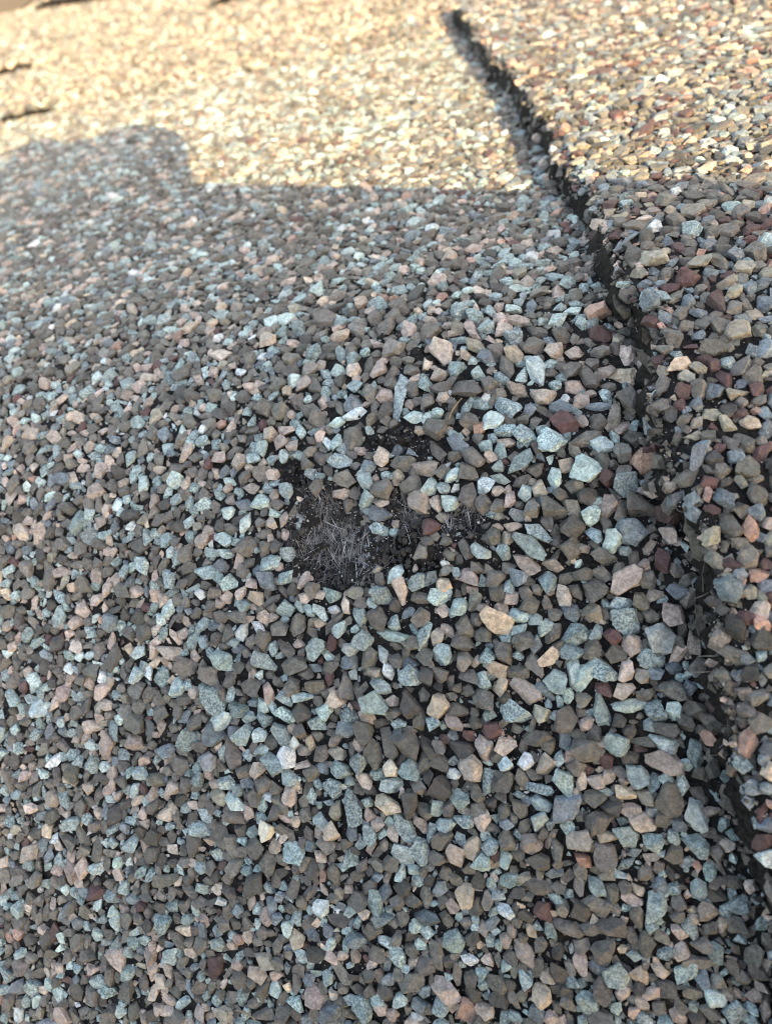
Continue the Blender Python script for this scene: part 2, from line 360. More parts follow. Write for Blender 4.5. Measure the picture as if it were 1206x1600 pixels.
HAND = """-2691,600,177,181,53,p -2179,831,232,173,-31,b -2014,764,156,99,-8,t -1844,636,257,159,-81,b -2003,576,174,110,-7,c -1702,752,145,167,-8,b -1582,622,178,131,63,b -1490,895,207,155,-34,b -1362,554,139,147,-7,p -1178,512,191,176,-7,b -1704,953,172,135,-43,t -1051,282,256,171,-63,p -1464,353,178,202,-6,b -2411,732,224,115,-65,t -2046,445,182,133,7,b -2202,406,138,147,-6,t -1945,360,170,90,-74,t -1827,285,126,124,-6,t -1735,338,119,94,-6,t -2205,218,157,132,-5,b -2406,345,139,142,35,b -1945,167,139,102,-26,m -1809,155,120,123,33,p -1591,135,167,131,69,p -1675,201,136,82,-83,b -2057,153,122,84,-81,t -2487,65,157,153,-5,b -2557,-171,162,166,31,b -1773,-19,136,130,-5,t -1634,-100,147,141,-4,b -1775,-180,147,147,-4,g -1496,-125,145,126,-4,p -1374,-157,424,99,-93,t -1172,-37,169,122,-78,t -1287,-89,125,104,-86,b -1289,107,152,112,-27,b -1454,-6,131,104,-26,b -2148,-207,182,126,-14,b -2051,-310,172,144,-49,b -2428,-203,148,149,50,b -2267,-121,134,135,44,b -1738,-279,194,98,31,m -1894,-348,135,95,-9,m -1605,-331,156,89,59,b -1746,-484,228,163,-80,b -1256,-339,134,100,-4,m -1148,-210,156,100,65,b -1064,-330,114,99,-9,m -1070,-460,179,153,-24,b -1067,47,117,113,-5,p -1021,-183,115,81,-4,p -1889,-209,172,72,-66,b -2330,-388,141,108,-22,p -2475,-423,128,114,18,p -2373,-500,125,127,65,p -2208,-402,133,80,-74,t -1966,-521,124,65,-57,m -1884,-526,143,88,75,t -2027,-462,104,97,30,p -944,747,149,171,23,t -809,656,155,124,-52,t -600,589,175,133,-43,p -700,489,153,135,-32,t -818,476,216,81,-62,p -942,539,121,143,-7,b -493,691,150,96,-22,m -931,391,172,76,-7,t -768,294,204,114,-30,o -612,244,146,127,51,b -470,363,157,139,-20,t -318,262,163,172,-6,b -692,170,133,122,7,g -460,187,172,130,-35,c -912,88,155,156,-5,t -750,34,125,108,-88,t -519,75,208,113,-65,b -285,-8,230,122,-74,m -164,189,136,147,-6,p -8,157,134,124,-6,p -97,337,160,151,-43,b -288,411,171,102,-26,b -126,516,121,130,-8,m -14,603,133,101,7,m 182,575,224,192,42,s 175,339,183,158,-7,r -245,522,96,92,-8,m -337,718,163,79,-89,g -35,-8,156,140,14,b 119,45,102,107,-5,b 92,-99,179,109,-63,b -838,-124,239,163,1,b -651,-95,155,131,-88,b -435,-156,207,97,-27,p -255,-226,166,140,-27,p -19,-153,148,123,-5,p -154,-128,90,92,-5,t 24,-280,130,113,31,p 233,-173,105,76,-5,b 379,-306,234,149,-80,b -512,-290,205,136,-50,t -115,-338,159,126,-4,g -344,-336,108,115,-4,g 160,-337,173,68,0,g 263,-435,243,92,79,o 150,-466,141,131,-36,b -94,-471,200,147,-20,r 27,-452,110,111,-4,p -625,-406,184,140,47,m -797,-402,148,142,-4,b -415,-412,126,82,-4,b -527,-504,155,94,13,t -379,-545,211,140,-29,t -182,-613,194,180,-24,t 63,-594,207,108,25,b 167,-643,171,130,-14,m -520,-602,143,87,-3,p 330,247,118,96,-93,o 193,159,144,103,7,b -2919,-613,135,106,29,p -2728,-650,133,104,35,p -2935,-753,128,65,-78,p -2848,-743,115,81,63,g -2795,-823,108,70,-20,m -2663,-795,132,93,34,b -2522,-773,118,116,-2,b -2408,-787,104,101,40,p -2591,-892,137,88,-6,p -2709,-911,102,70,-20,t -2895,-928,122,66,-41,t -2435,-906,91,78,-20,t -2285,-915,144,111,-29,t -2492,-1006,144,121,-11,m -2641,-1029,146,95,-19,g -3007,-1028,125,93,33,t -2793,-1091,113,110,50,m -2624,-1186,189,90,77,m -2497,-1184,95,98,39,b -2363,-1114,84,82,-1,m -2391,-1186,115,85,-37,p -2291,-1158,127,71,72,p -2212,-1104,118,53,61,b -2163,-1169,119,65,-82,t -2027,-893,152,89,62,b -2119,-703,117,95,-21,b -2805,-1314,146,112,-10,t -3006,-1333,151,118,33,p -2950,-1238,101,88,-1,p -2598,-1376,169,154,-1,b -2448,-1394,136,106,60,b -2898,-1425,155,73,-5,t -2240,-1442,104,101,0,t -2387,-1513,149,126,-9,t -2957,-1580,209,129,-4,t -2816,-1529,116,95,-36,g -2738,-1665,134,128,0,t -2625,-1572,125,102,-18,b -2409,-1651,160,131,-77,g -2877,-1747,141,122,28,b -2542,-1673,114,85,-36,p -2636,-1749,111,79,49,p -2487,-1785,129,103,-46,c -2586,-1853,123,101,1,t -2240,-1857,146,132,1,t -2103,-1642,141,77,65,p -2372,-1809,171,59,34,b -2504,-1572,93,62,59,g -2572,-1512,98,76,0,b -2271,-1729,110,51,-51,b -1841,-691,211,103,-12,t -1778,-825,170,139,-21,b -1480,-667,169,132,-68,p -1593,-741,115,109,-2,g -1605,-864,168,118,-49,t -1479,-938,170,138,-2,b -1611,-1017,124,109,45,t -1481,-1045,113,56,-1,p -1491,-1132,170,104,-16,g -1500,-1256,144,91,-25,t -1611,-1173,95,74,-11,b -1239,-895,178,119,13,b -1144,-766,188,118,-17,p -1095,-925,140,105,71,m -1006,-809,110,111,-2,b -931,-843,103,104,-2,m -990,-941,104,85,-22,t -804,-829,172,120,-37,b -770,-705,209,134,-28,b -801,-1002,204,114,81,b -899,-944,66,61,-2,w -1179,-1047,184,147,-79,p -1049,-1069,146,85,-79,p -939,-1059,121,114,-89,m -1004,-1167,90,72,-1,o -559,-876,155,72,-22,m -688,-1066,149,136,-90,b -576,-1081,113,100,-90,b -582,-978,106,72,-2,p -494,-1047,107,82,-80,p -623,-1322,152,140,-1,b -699,-1432,152,105,-45,m -1159,-1429,132,121,44,b -1099,-1352,97,84,-1,b -822,-1396,165,82,-60,b -947,-1454,107,95,0,b -977,-1513,71,47,0,w -799,-1618,141,128,0,p -722,-1555,99,93,0,b -595,-1618,173,115,30,b -983,-1677,113,106,15,c -965,-1566,130,71,40,b -1355,-1596,168,97,54,m -1176,-1649,155,126,60,t -1310,-1732,179,115,-69,p -1465,-1752,170,133,-38,t -1680,-1741,149,79,0,o -1860,-1761,139,110,1,t -1151,-1772,144,83,1,b -548,-1434,116,98,-80,t -576,-1247,82,53,-21,c -418,-764,224,108,46,t 452,-782,246,182,35,s -16,-683,142,87,-54,o -285,-818,139,107,30,b 69,-844,205,186,-24,m -86,-796,127,118,-24,p -167,-895,140,87,70,m 327,-965,165,160,-2,t 541,-915,163,159,9,b 199,-914,112,115,-2,r -22,-942,142,122,-7,b -270,-969,129,121,-91,o -373,-996,118,110,-71,m -123,-1015,109,87,-23,b -170,-1125,148,150,-1,b -339,-1116,139,128,45,b -42,-1117,161,90,-67,o 210,-1111,158,122,60,p 294,-1148,169,77,69,b 428,-1122,174,168,-1,b 83,-1177,146,113,40,m -50,-1255,163,160,-1,b -437,-1166,116,76,-16,g -466,-1248,127,76,4,c -290,-1291,194,103,-31,t -353,-1388,263,126,-36,t -507,-1335,99,93,-90,o 96,-1314,139,96,-32,t 229,-1361,168,120,69,m 353,-1301,217,167,-11,g -64,-1414,156,147,0,b 157,-1477,164,101,-16,b -377,-1520,205,103,-31,p -182,-1521,140,91,-21,p -429,-1617,137,126,0,g -234,-1645,146,125,-41,t 143,-1583,142,123,-21,b -101,-1628,134,73,20,b 25,-1594,138,84,0,b 261,-1555,110,71,45,b 300,-1638,231,162,50,p 424,-1533,97,93,0,p 456,-1637,140,119,-63,b 464,-1413,121,59,50,p 543,-1501,163,96,-78,r 607,-1310,139,120,-44,p 603,-1171,203,133,-17,r 362,-1500,121,70,-82,b -1951,-1889,149,81,-47,m -1624,-1812,111,97,20,b -1745,-1831,146,75,-73,p -1478,-1929,169,139,-38,b -1354,-1968,107,97,-58,t -1153,-1929,130,107,60,b -2417,-1945,119,111,-88,p -2133,-1995,173,127,70,b -2299,-2036,161,118,20,b -2022,-1969,112,75,49,b -1839,-1977,209,62,54,b -1793,-2013,135,92,49,m -1134,-2051,201,83,60,t -1032,-2055,140,100,70,p -1602,-2092,144,141,-89,t -1390,-2057,278,89,-6,t -1206,-2105,179,106,1,b -1978,-2168,183,138,70,t -1849,-2122,121,81,-84,r -1695,-2166,122,91,-27,w -1562,-2239,168,133,59,b -1706,-2279,145,134,-47,g -1444,-2200,130,79,-79,m -1346,-2243,130,102,-48,b -1122,-2201,130,128,2,b -997,-2180,150,129,-80,t -2400,-2296,180,137,-16,t -2159,-2312,201,143,39,b -2235,-2181,163,88,-46,b -1859,-2314,133,111,70,b -1981,-2318,112,61,-26,g -1729,-2451,196,117,-84,b -1523,-2337,134,94,16,o -1394,-2326,135,90,-74,m -1454,-2428,162,112,-12,t -1235,-2361,151,131,-58,t -1230,-2263,118,88,-17,g -1109,-2356,150,112,-85,b -1003,-2329,117,109,2,b -1972,-2467,150,114,2,b -2161,-2469,158,114,-67,b -2373,-2520,159,109,86,p -2212,-2555,136,100,-45,t -2074,-2543,145,78,16,t -1509,-2558,198,172,-16,m -1803,-2554,134,109,-26,c -1891,-2629,135,115,45,m -2078,-2656,156,151,-78,b -2215,-2687,186,93,-35,t -1700,-2660,158,107,-6,t -1368,-2534,96,76,3,p -1240,-2545,208,143,-68,d -1349,-2625,167,87,8,b -1557,-2664,154,90,-36,c -1014,-2562,163,144,60,c -1127,-2483,104,82,-90,b -1156,-2671,138,94,-90,b -2387,-2726,109,104,3,t -1947,-2732,148,96,-15,t -1634,-2494,154,61,-73,b -1318,-2697,101,69,3,t -1061,-2678,105,103,3,t -871,-1838,129,116,30,t -760,-1796,139,93,60,b -592,-1737,127,126,0,b -489,-1770,138,108,50,p -381,-1735,124,85,-61,b -355,-1820,148,124,31,b -116,-1756,146,100,79,p -237,-1790,113,67,-86,b -23,-1727,127,67,-61,b 101,-1709,164,155,0,b -593,-1937,239,144,-29,c -819,-1975,150,134,-85,b -434,-1894,135,97,-30,m -328,-1926,113,84,21,m -251,-1969,147,83,65,m -197,-2013,152,94,65,b -59,-1877,133,100,-71,g 71,-1864,164,133,1,o -173,-1884,100,78,1,b -430,-1990,113,68,11,t -837,-2090,150,116,-28,b -697,-2041,137,104,-44,b -414,-2085,171,134,50,b -320,-2093,102,89,41,g -539,-2167,158,120,-80,b -51,-2020,210,154,21,t -64,-2147,153,94,-9,t 76,-2110,166,103,69,b -222,-2185,168,88,41,c -675,-2199,127,113,31,t -831,-2232,127,126,2,b -596,-2281,147,103,-23,c -456,-2292,168,96,-8,b -322,-2238,177,101,-60,b -797,-2339,138,97,2,b -688,-2368,135,98,-49,t -187,-2348,160,149,2,m -563,-2396,114,84,46,c -385,-2422,220,124,-33,p -253,-2416,153,67,-44,g -62,-2283,182,87,84,m 13,-2313,210,102,69,m 130,-2255,183,142,-61,t 205,-2020,113,115,1,r 296,-1926,161,164,1,t 333,-2087,148,136,-30,p 222,-2144,129,120,2,b 287,-2249,153,111,60,p 132,-2389,118,92,2,r 267,-2388,141,106,32,c 9,-2464,119,109,3,o 118,-2528,215,108,-81,t 295,-2493,201,86,3,m -689,-2496,179,138,-48,b -465,-2574,244,157,-17,t -278,-2575,132,121,3,o -873,-2578,138,86,-12,b -656,-2606,101,79,-17,t -747,-2655,112,92,-80,d -127,-2600,188,140,60,b -186,-2587,77,66,3,m 21,-2624,120,75,32,p 231,-2602,96,96,3,b 263,-1796,151,82,-5,t -897,-2674,148,104,-27,p -542,-2479,102,90,3,d 398,-1783,129,108,-62,o 595,-1861,169,129,-53,p 513,-2034,203,190,32,w 635,-1711,136,103,-10,g 719,-1753,172,73,55,b 633,-2042,114,96,-42,b 728,-2055,157,89,-73,p 821,-2074,154,74,-53,t 761,-2222,153,127,-20,b 592,-2228,103,80,-19,g 582,-2375,195,128,-30,b 691,-2360,114,105,-62,g 879,-2316,175,114,18,p 490,-2268,94,80,2,g 398,-2282,115,108,-51,o 476,-2526,165,118,-51,t 582,-2510,114,106,-62,m 711,-2499,142,100,-13,b 848,-2466,112,104,-63,r 659,-2579,152,106,-40,b 826,-2549,150,105,-24,b 414,-2408,128,74,27,b -3268,-2232,233,110,-16,p -3102,-2347,203,147,-11,b -2770,-2286,193,143,-45,t -2878,-2408,194,143,-44,b -3547,-2427,136,139,-87,t -3308,-2443,168,109,70,t -3173,-2520,163,146,49,t -3007,-2544,114,95,3,p -2850,-2581,269,143,-44,t -2716,-2445,119,106,2,b -2782,-2541,178,91,-49,b -2691,-2543,175,65,75,t -2618,-2662,146,139,-34,t -2773,-2749,190,135,54,m -3540,-2548,167,129,2,b -3510,-2681,152,141,3,b -3309,-2721,153,150,-87,b -3532,-2815,194,154,3,b -3003,-2786,140,131,3,b -3084,-2741,143,72,49,g -3033,-2923,166,144,59,t -2817,-2873,168,152,-24,g -2564,-2846,188,120,54,t -2428,-2845,112,106,-34,m -3524,-2965,152,115,4,p -3265,-3018,176,126,4,g -2932,-2960,131,101,30,b -2858,-3064,157,136,-5,w -2654,-2997,269,143,-76,b -2315,-3057,185,136,-34,t -2205,-3003,182,162,-44,m -2314,-2885,126,97,30,b -2243,-2822,183,113,-45,t -2560,-3134,142,103,13,b -2384,-3210,138,122,40,b -2707,-3222,143,110,13,t -2942,-3216,123,106,-76,t -2182,-3148,131,112,-55,t -2074,-3046,125,59,22,p -1989,-3093,122,114,50,b -3481,-3206,137,114,4,t -3165,-3293,120,99,4,p -3318,-3244,146,103,-22,b -3046,-3254,139,104,-42,b -2093,-2801,134,111,-40,b -2013,-2879,131,75,-78,c -1590,-2763,165,145,-46,b -1399,-2855,219,114,-73,b -1242,-2845,207,176,-36,b -1508,-2930,208,120,-84,b -1788,-2937,152,89,-6,o -1626,-2881,131,83,-25,p -1631,-2996,137,119,60,t -1754,-3062,140,129,4,t -1379,-3024,137,113,-79,c -1580,-3117,140,89,-35,p -1224,-3046,181,147,-57,t -1372,-3147,166,97,14,t -1833,-3194,140,140,-89,t -1676,-3306,276,133,-78,t -1470,-3075,117,88,-25,t -1158,-3147,113,93,-35,b -1106,-2848,170,100,-58,d -1018,-2843,113,87,-36,b -844,-2848,169,126,-26,d -782,-2982,199,149,-58,p -685,-2833,166,114,-75,p -544,-2807,147,121,23,p -1000,-3129,181,160,80,d -908,-3029,102,73,-5,m -868,-3196,165,144,-58,t -1234,-3275,158,141,-79,d -1389,-3282,188,126,-5,c -1122,-3304,145,105,-57,b -1029,-3274,115,106,5,t -1275,-3417,247,106,-51,t -960,-3383,133,104,32,t -846,-3346,146,90,-9,t -738,-3261,125,109,42,b -699,-3333,146,110,60,p -669,-3071,179,95,74,t -558,-3058,169,119,41,b -737,-3153,121,96,-80,b -1070,-3453,136,74,70,t -1352,-3490,146,94,-79,p -989,-3499,162,115,28,b -1151,-3585,177,128,-79,t -1280,-3620,160,126,-13,t -779,-3517,158,104,60,c -898,-3582,127,113,-24,p -662,-3500,119,112,-25,t -534,-3435,151,122,-80,b -1821,-3517,140,132,-33,c -1666,-3502,126,108,-55,g -1538,-3502,136,107,-56,t -1869,-3617,140,120,-33,b -1663,-3703,127,119,-33,t -1023,-3621,120,100,6,b -627,-2703,134,113,-22,r -707,-3611,133,120,69,t -534,-2937,110,107,-26,m -541,-3573,129,100,-80,m -311,-2739,189,119,23,b 9,-2805,190,153,-28,b 218,-2744,169,149,4,t 518,-2726,184,117,-23,m 509,-2844,226,148,-7,p 713,-2780,185,103,-82,t 541,-2642,154,101,-7,b 382,-2724,136,63,3,b 335,-2944,164,118,-39,m 298,-2838,128,83,23,d -390,-2906,112,97,51,m -270,-2924,145,107,46,p -57,-2920,129,108,4,b -138,-3021,180,121,-60,t -126,-3193,194,171,5,g -424,-3026,141,83,-80,b -300,-3091,184,77,-11,t -301,-3182,162,104,-10,t -319,-3299,143,107,60,m 67,-3005,127,102,-6,p 59,-3115,149,106,5,b -22,-3023,141,64,74,c 156,-3170,135,107,-16,d 266,-3068,115,100,5,c 288,-3174,145,84,0,p 361,-3244,172,128,-27,p 55,-3297,227,155,56,b 391,-3078,133,117,-16,o 540,-3092,216,165,-82,b 263,-3349,174,138,-15,t 432,-3364,140,127,-38,t -41,-3414,160,148,5,p 112,-3476,173,151,-48,b -370,-3461,163,119,1,p 612,-2995,137,90,51,t 496,-3217,133,93,5,b 593,-3238,109,100,-39,g 698,-3169,201,134,-72,m 700,-3368,157,125,-50,t -23,-3535,134,86,-25,s -189,-3480,158,87,-75,b -318,-3571,163,107,6,d -438,-3230,130,94,-80,b -225,-3395,165,47,56,p 258,-3522,128,61,34,t 148,-2864,106,86,-81,r 608,757,215,163,-39,oR 902,667,189,110,14,oR 812,516,165,128,-8,rR 492,644,127,96,-37,oR 541,310,146,155,-7,gR 753,84,104,103,19,bR 981,60,144,127,41,bR 1084,6,176,157,-42,oR 666,4,173,120,-40,bR 908,-110,181,108,-5,bR 698,-220,168,105,34,cR 806,-396,139,118,-67,bR 730,-313,99,96,-4,oR 971,-346,158,81,-73,rR 905,-432,115,112,-4,gR 700,-422,99,84,-26,rR 784,-518,100,81,-66,gR 1294,205,119,114,6,gR 992,242,149,121,-55,rR 1086,207,101,116,-7,bR 1208,373,102,110,-8,gR 1094,345,122,87,6,oR 1066,445,134,101,13,oR 1160,713,136,124,6,gR 1301,703,163,135,-10,bR 1189,562,127,126,21,oR 974,554,116,70,6,gR 791,304,120,116,-44,gR 629,172,125,88,-70,gR 541,165,117,79,-31,rR 1258,-137,144,114,-97,gR 1081,-261,157,91,49,bR 808,-259,108,67,-16,oR 1000,-225,99,76,-28,tR 917,-238,110,80,29,rR 1041,-455,132,69,13,oR 834,-7,94,79,30,gR 517,511,99,82,-56,gR"""

# ------------------------------------------------------------------ the ground and the deck
gs = 4000.0
ground = mesh_obj('ground', [(-gs, -gs, -260), (gs, -gs, -260), (gs, gs, -260), (-gs, gs, -260)], [(0, 1, 2, 3)], M_GROUND); ground['kind'] = 'structure'
xs = np.linspace(-40, 30, 8); ss = np.concatenate([np.linspace(-13, 12, 60), np.linspace(13, 62, 10)])
X, S = np.meshgrid(xs, ss, indexing='ij'); X = np.maximum(X, -25.5 - 0.35 * np.maximum(S - 30, 0) - 3)
deck = mesh_obj('roof_deck', P(X, S, -0.6).reshape(-1, 3), grid_faces(len(xs), len(ss)), M_DECK); deck['kind'] = 'structure'

# ------------------------------------------------------------------ the shingle in front, with its bruise
main = empty('ridge_shingle', (0, 0, 0), 'bent ridge cap shingle with a hail bruise baring dark asphalt and glass fibres', 'shingle')
lap_ = None
def slab(name, x0f, x1f, us, ss, hfun, drop, parent, ends, sk=0):
    """a sheet between x0f(s) and x1f(s); ends: which sides get a thickness"""
    U, S = np.meshgrid(us, ss, indexing='ij'); X = x0f(S) + (x1f(S) - x0f(S)) * U
    HH = hfun(X, S); V = P(X, skew(sk, X, S), HH).reshape(-1, 3); Fq = grid_faces(len(us), len(ss)); nx, ny = len(us), len(ss)
    V = [V]; Fs = [Fq]; off = nx * ny
    for e in ends:
        if e == 'x0': ex, es = X[0], S[0]
        elif e == 'x1': ex, es = X[-1][::-1], S[-1][::-1]
        elif e == 's0': ex, es = X[::-1, 0], S[::-1, 0]
        else: ex, es = X[:, -1], S[:, -1]
        n = len(ex); rows = []
        for k, t in enumerate((0, 0.35, 0.7, 1.0)):
            jx = (0.16 * vnoise(es * 3 + ex, np.full(n, k * 3.0), 3, 11) + 0.06 * vnoise(es * 3 + ex, np.full(n, k * 3.0), 11, 13)) * (t > 0) - (0.10 * t * t if e == 'x0' and parent is lap_ else 0)
            if e[0] == 's': rows.append(P(ex, skew(sk, ex, es) + jx, hfun(ex, es) - drop * t))
            else: rows.append(P(ex + jx, es, hfun(ex, es) - drop * t))
        V.append(np.stack(rows, 0).reshape(-1, 3)); q = grid_faces(4, n, off)
        Fs.append(q if e != 'x0' else q[:, ::-1]); off += 4 * n
    return mesh_obj(name, np.concatenate(V), np.concatenate(Fs), M_ASPH, parent)
ssm = np.unique(np.concatenate([np.arange(-7.5, 3.5, 0.045), np.arange(-2.0, 0.9, 0.018), np.arange(3.5, FAR_END + 0.3, 0.15), [FAR_END + 0.4]]))
lx = np.unique(np.concatenate([np.linspace(-24, -6, 90), np.arange(-6, 3.4, 0.045), np.arange(-2.6, -0.4, 0.018)]))
U = (lx - lx[0]) / (lx[-1] - lx[0])
slab('asphalt_mat', lambda s: s * 0 + lx[0], lambda s: s * 0 + lx[-1], U, ssm, h_cap_rough, 0.3, main, ['s1'])

G = Grains(); H = Hash(0.26)
hand = [h.split(',') for h in HAND.split()]
handR = [h for h in hand if h[5].endswith('R')]
def put_hand(G, H, items):
    for h in items:
        x, s, l, w_, a = [float(v) for v in h[:5]]; x, s, l, w_ = x / 1000, s / 1000, l / 1000, w_ / 1000; a = math.radians(a)
        t = min(l, w_) * random.uniform(0.6, 0.88)
        G.add(x, s, l * 1.13, w_ * 1.13, t, a, h[5][0])
        k = max(1, int(round(l / w_ * 1.2))); d = max(0.0, l - w_) / 2
        for i in range(k):
            u = 0 if k == 1 else -d + 2 * d * i / (k - 1)
            H.put(x + math.cos(a) * u, s + math.sin(a) * u, w_ * 0.5)
put_hand(G, H, [h for h in hand if not h[5].endswith('R')])
N_HAND = len(G.x)
def ok_main(x, s): return (x < edge_x(s) - 0.05 - 0.13 * smooth(-0.1, 0.3, vnoise(x, s, 2.1, 23)) * smooth(2.6, 1.2, s)) & (bare(x, s) > 0.02) & (vnoise(x, s, 1.3, 21) + vnoise(x, s, 5, 22) * 0.5 > -0.52)
def ok_small(x, s): return (x < edge_x(s) - 0.03) & ((bare(x, s) > 0.0) | (rng.random(len(x)) < 0.03)) & (rng.random(len(x)) < 0.30 + 0.70 * smooth(1.3, 3.4, np.hypot(x + 0.8, s + 1.3)))
box = (-16, 2.6, -6.8, FAR_END - 0.03)
for n, r0, r1, f, pw, cond in ((45000, 0.043, 0.076, 0.84, 1.7, ok_main), (110000, 0.033, 0.050, 0.80, 1.0, ok_main), (140000, 0.022, 0.038, 0.76, 1.0, ok_small), (110000, 0.012, 0.022, 0.74, 1.0, ok_small)):
    scatter(G, H, *darts(n, *box, r0, r1, 0.0, cond, pw), MIX_MAIN, f, 1.7)
G.arrays(h_cap)
print('main granules', len(G.x))
def split_visible(G, n_single):
    px, py, z = project(G.pos); a = np.sqrt(G.l * G.w) / z
    vis = (px > 0) & (px < 1206) & (py > 0) & (py < 1600)
    o = np.argsort(-np.where(vis, a, 0)); return o[:n_single], o[n_single:]
big, rest = split_visible(G, 300)
G.singles(big, main, STONE_MESH)
nearm = (G.s[rest] < 4.0) & (G.w[rest] > 0.075)
G.mesh('granule_coating', rest[nearm], STONES, main)
tiny = ~nearm & (G.w[rest] < 0.05); G.mesh('granule_coating', rest[~nearm & ~tiny], PEBBLES, main); G.mesh('granule_fines', rest[tiny], CRUMBS, main)

# glass fibres standing in the bruise
def strand(p0, p1, r, bow, seg=5, flat=1.0):
    d = p1 - p0; side = np.cross(d, CF); side /= np.linalg.norm(side) + 1e-9; up = np.cross(side, d); up /= np.linalg.norm(up) + 1e-9
    V = []
    for k in range(seg):
        t = k / (seg - 1); c = p0 + d * t + (side * bow[0] + up * bow[1]) * 4 * t * (1 - t); q = r * (1 - 0.55 * abs(2 * t - 1))
        for i in range(3):
            a = 2.0944 * i; V.append(c + q * (flat * math.cos(a) * side + math.sin(a) * up))
    F_ = []
    for k in range(seg - 1):
        for i in range(3): F_.append((k * 3 + i, k * 3 + (i + 1) % 3, k * 3 + 3 + (i + 1) % 3, k * 3 + 3 + i))
    return np.array(V), np.array(F_)
def fibre_at(x, s, ang, ln, rise, r, name, lift=0.0, flat=1.0):
    c, sn = math.cos(ang), math.sin(ang)
    a = np.array([x - c * ln / 2, s - sn * ln / 2]); b = np.array([x + c * ln / 2, s + sn * ln / 2])
    p0 = P(a[0], a[1], h_cap(a[0], a[1]) + 0.015 + lift); p1 = P(b[0], b[1], h_cap(b[0], b[1]) + 0.02 + lift + rise)
    return strand(p0, p1, r, (random.gauss(0, 0.022) * ln, abs(random.gauss(0, 0.03)) * ln), 5, flat)
CL = [(-1.93, -1.28, 0.19, 0.20, 90, 750), (-1.62, -1.44, 0.10, 0.14, 78, 300), (-1.26, -1.12, 0.06, 0.08, 130, 110), (-0.93, -1.20, 0.03, 0.05, 88, 40), (-0.79, -1.15, 0.06, 0.05, 75, 70)]
VV, FF, off = [], [], 0
for (cx, cs, sx, sy, a0, n) in CL:
    for i in range(n):
        x, s = random.gauss(cx, sx), random.gauss(cs, sy)
        if bare(np.array(x), np.array(s)) > 0.02: continue
        a = math.radians(random.gauss(a0, 38)) if random.random() < 0.6 else random.uniform(0, 3.14)
        V, F_ = fibre_at(x, s, a, random.uniform(0.04, 0.20), random.uniform(0, 0.025), random.uniform(0.0006, 0.0012), 'f')
        VV.append(V); FF.append(F_ + off); off += len(V)
fm = mesh_obj('fibreglass_mat', np.concatenate(VV), np.concatenate(FF), M_WEB, main); fm['kind'] = 'stuff'
fm['label'] = 'tangle of fine pale glass fibres bared in the bruise'
STR = []   # the brighter strands one can tell apart: x, s, angle, length
for i in range(52):
    cx, cs, sx, sy, a0, n = random.choices(CL, (7, 6, 1, 0.6, 0.6))[0]
    STR.append((random.gauss(cx, sx * 0.8), random.gauss(cs, sy * 0.8), random.gauss(a0, 30) if random.random() < 0.55 else random.uniform(0, 180), random.uniform(0.10, 0.28) * (1 if sx > 0.08 else 0.6)))
STR += [(-1.60, -1.50, 68, 0.36), (-1.57, -1.46, 75, 0.3), (-1.66, -1.45, 92, 0.3), (-1.52, -1.42, 66, 0.32), (-1.72, -1.40, 82, 0.25), (-1.99, -1.2, 82, 0.36), (-2.03, -1.22, 95, 0.3), (-0.80, -1.14, 100, 0.22), (-0.93, -1.18, 86, 0.2)]
for (x, s, a, ln) in STR:
    if bare(np.array(x), np.array(s)) > 0.0: continue
    V, F_ = fibre_at(x, s, math.radians(a), ln, random.uniform(-0.01, 0.02), random.uniform(0.0012, 0.0023), 'glass_fibre', 0.006, random.uniform(1.0, 2.6))
    mesh_obj('glass_fibre', V, F_, M_FIBRE, main)
# asphalt crumbs and pale mineral dust in the gaps
K = Grains()
x = rng.normal(-1.4, 0.6, 2600); s = rng.normal(-1.2, 0.55, 2600); k = bare(x, s) < 0.12; x, s = x[k], s[k]
keep = (rng.random(len(x)) < np.where(bare(x, s) < 0, 0.6, 1)) & ~((np.hypot((x + 1.84) / 0.27, (s + 1.3) / 0.3) < 1) & (rng.random(len(x)) < 0.9)); x, s = x[keep], s[keep]
r = rng.uniform(0.010, 0.034, len(x)); k = np.array([H.free(x[i], s[i], r[i], 0.95) for i in range(len(x))]); x, s, r = x[k], s[k], r[k]; K.add(x, s, 2 * r, 2 * r * 0.8, 2 * r * 0.7, rng.uniform(0, 6.28, len(x)), np.where(rng.random(len(x)) < 0.9, 'k', 'd'))
xe = rng.uniform(-5, 9, 1800); ve = edge_x(xe) - np.abs(rng.normal(0.03, 0.10, 1800)); r = rng.uniform(0.012, 0.045, 1800); k = np.array([H.free(ve[i], xe[i], r[i], 0.9) for i in range(1800)]); xe, ve, r = xe[k], ve[k], r[k]; n = len(r)
K.add(ve, xe, 2 * r, 2 * r * 0.75, 2 * r * 0.7, rng.uniform(0, 6.28, n), np.where(rng.random(n) < 0.7, 'k', pick(MIX_LAP, n)))
K.arrays(h_cap, 0.4, 0.3); K.mesh('asphalt_crumbs', np.arange(len(K.x)), CRUMBS, main)
Q = Grains(); n = 16000; x = rng.uniform(-6, 2.2, n); s = rng.uniform(-6.2, 4, n); k = in_view(P(x, s, 0)) & (x < edge_x(s)) & (vnoise(x, s, 2.2, 51) > -0.25); x, s = x[k], s[k]; r = 0.005 + 0.011 * rng.random(len(x)) ** 1.6
Q.add(x, s, 2 * r, 2 * r * 0.8, 2 * r * 0.7, rng.uniform(0, 6.28, len(x)), pick(dict(b=.34, d=.26, k=.2, p=.08, t=.07, r=.05), len(x))); Q.arrays(h_cap_rough, 0.5, 0.3)
Q.mesh('granule_fines', np.arange(len(Q.x)), [stone(2, 700 + i, 25) for i in range(6)], main)
D = Grains(); n = 10000
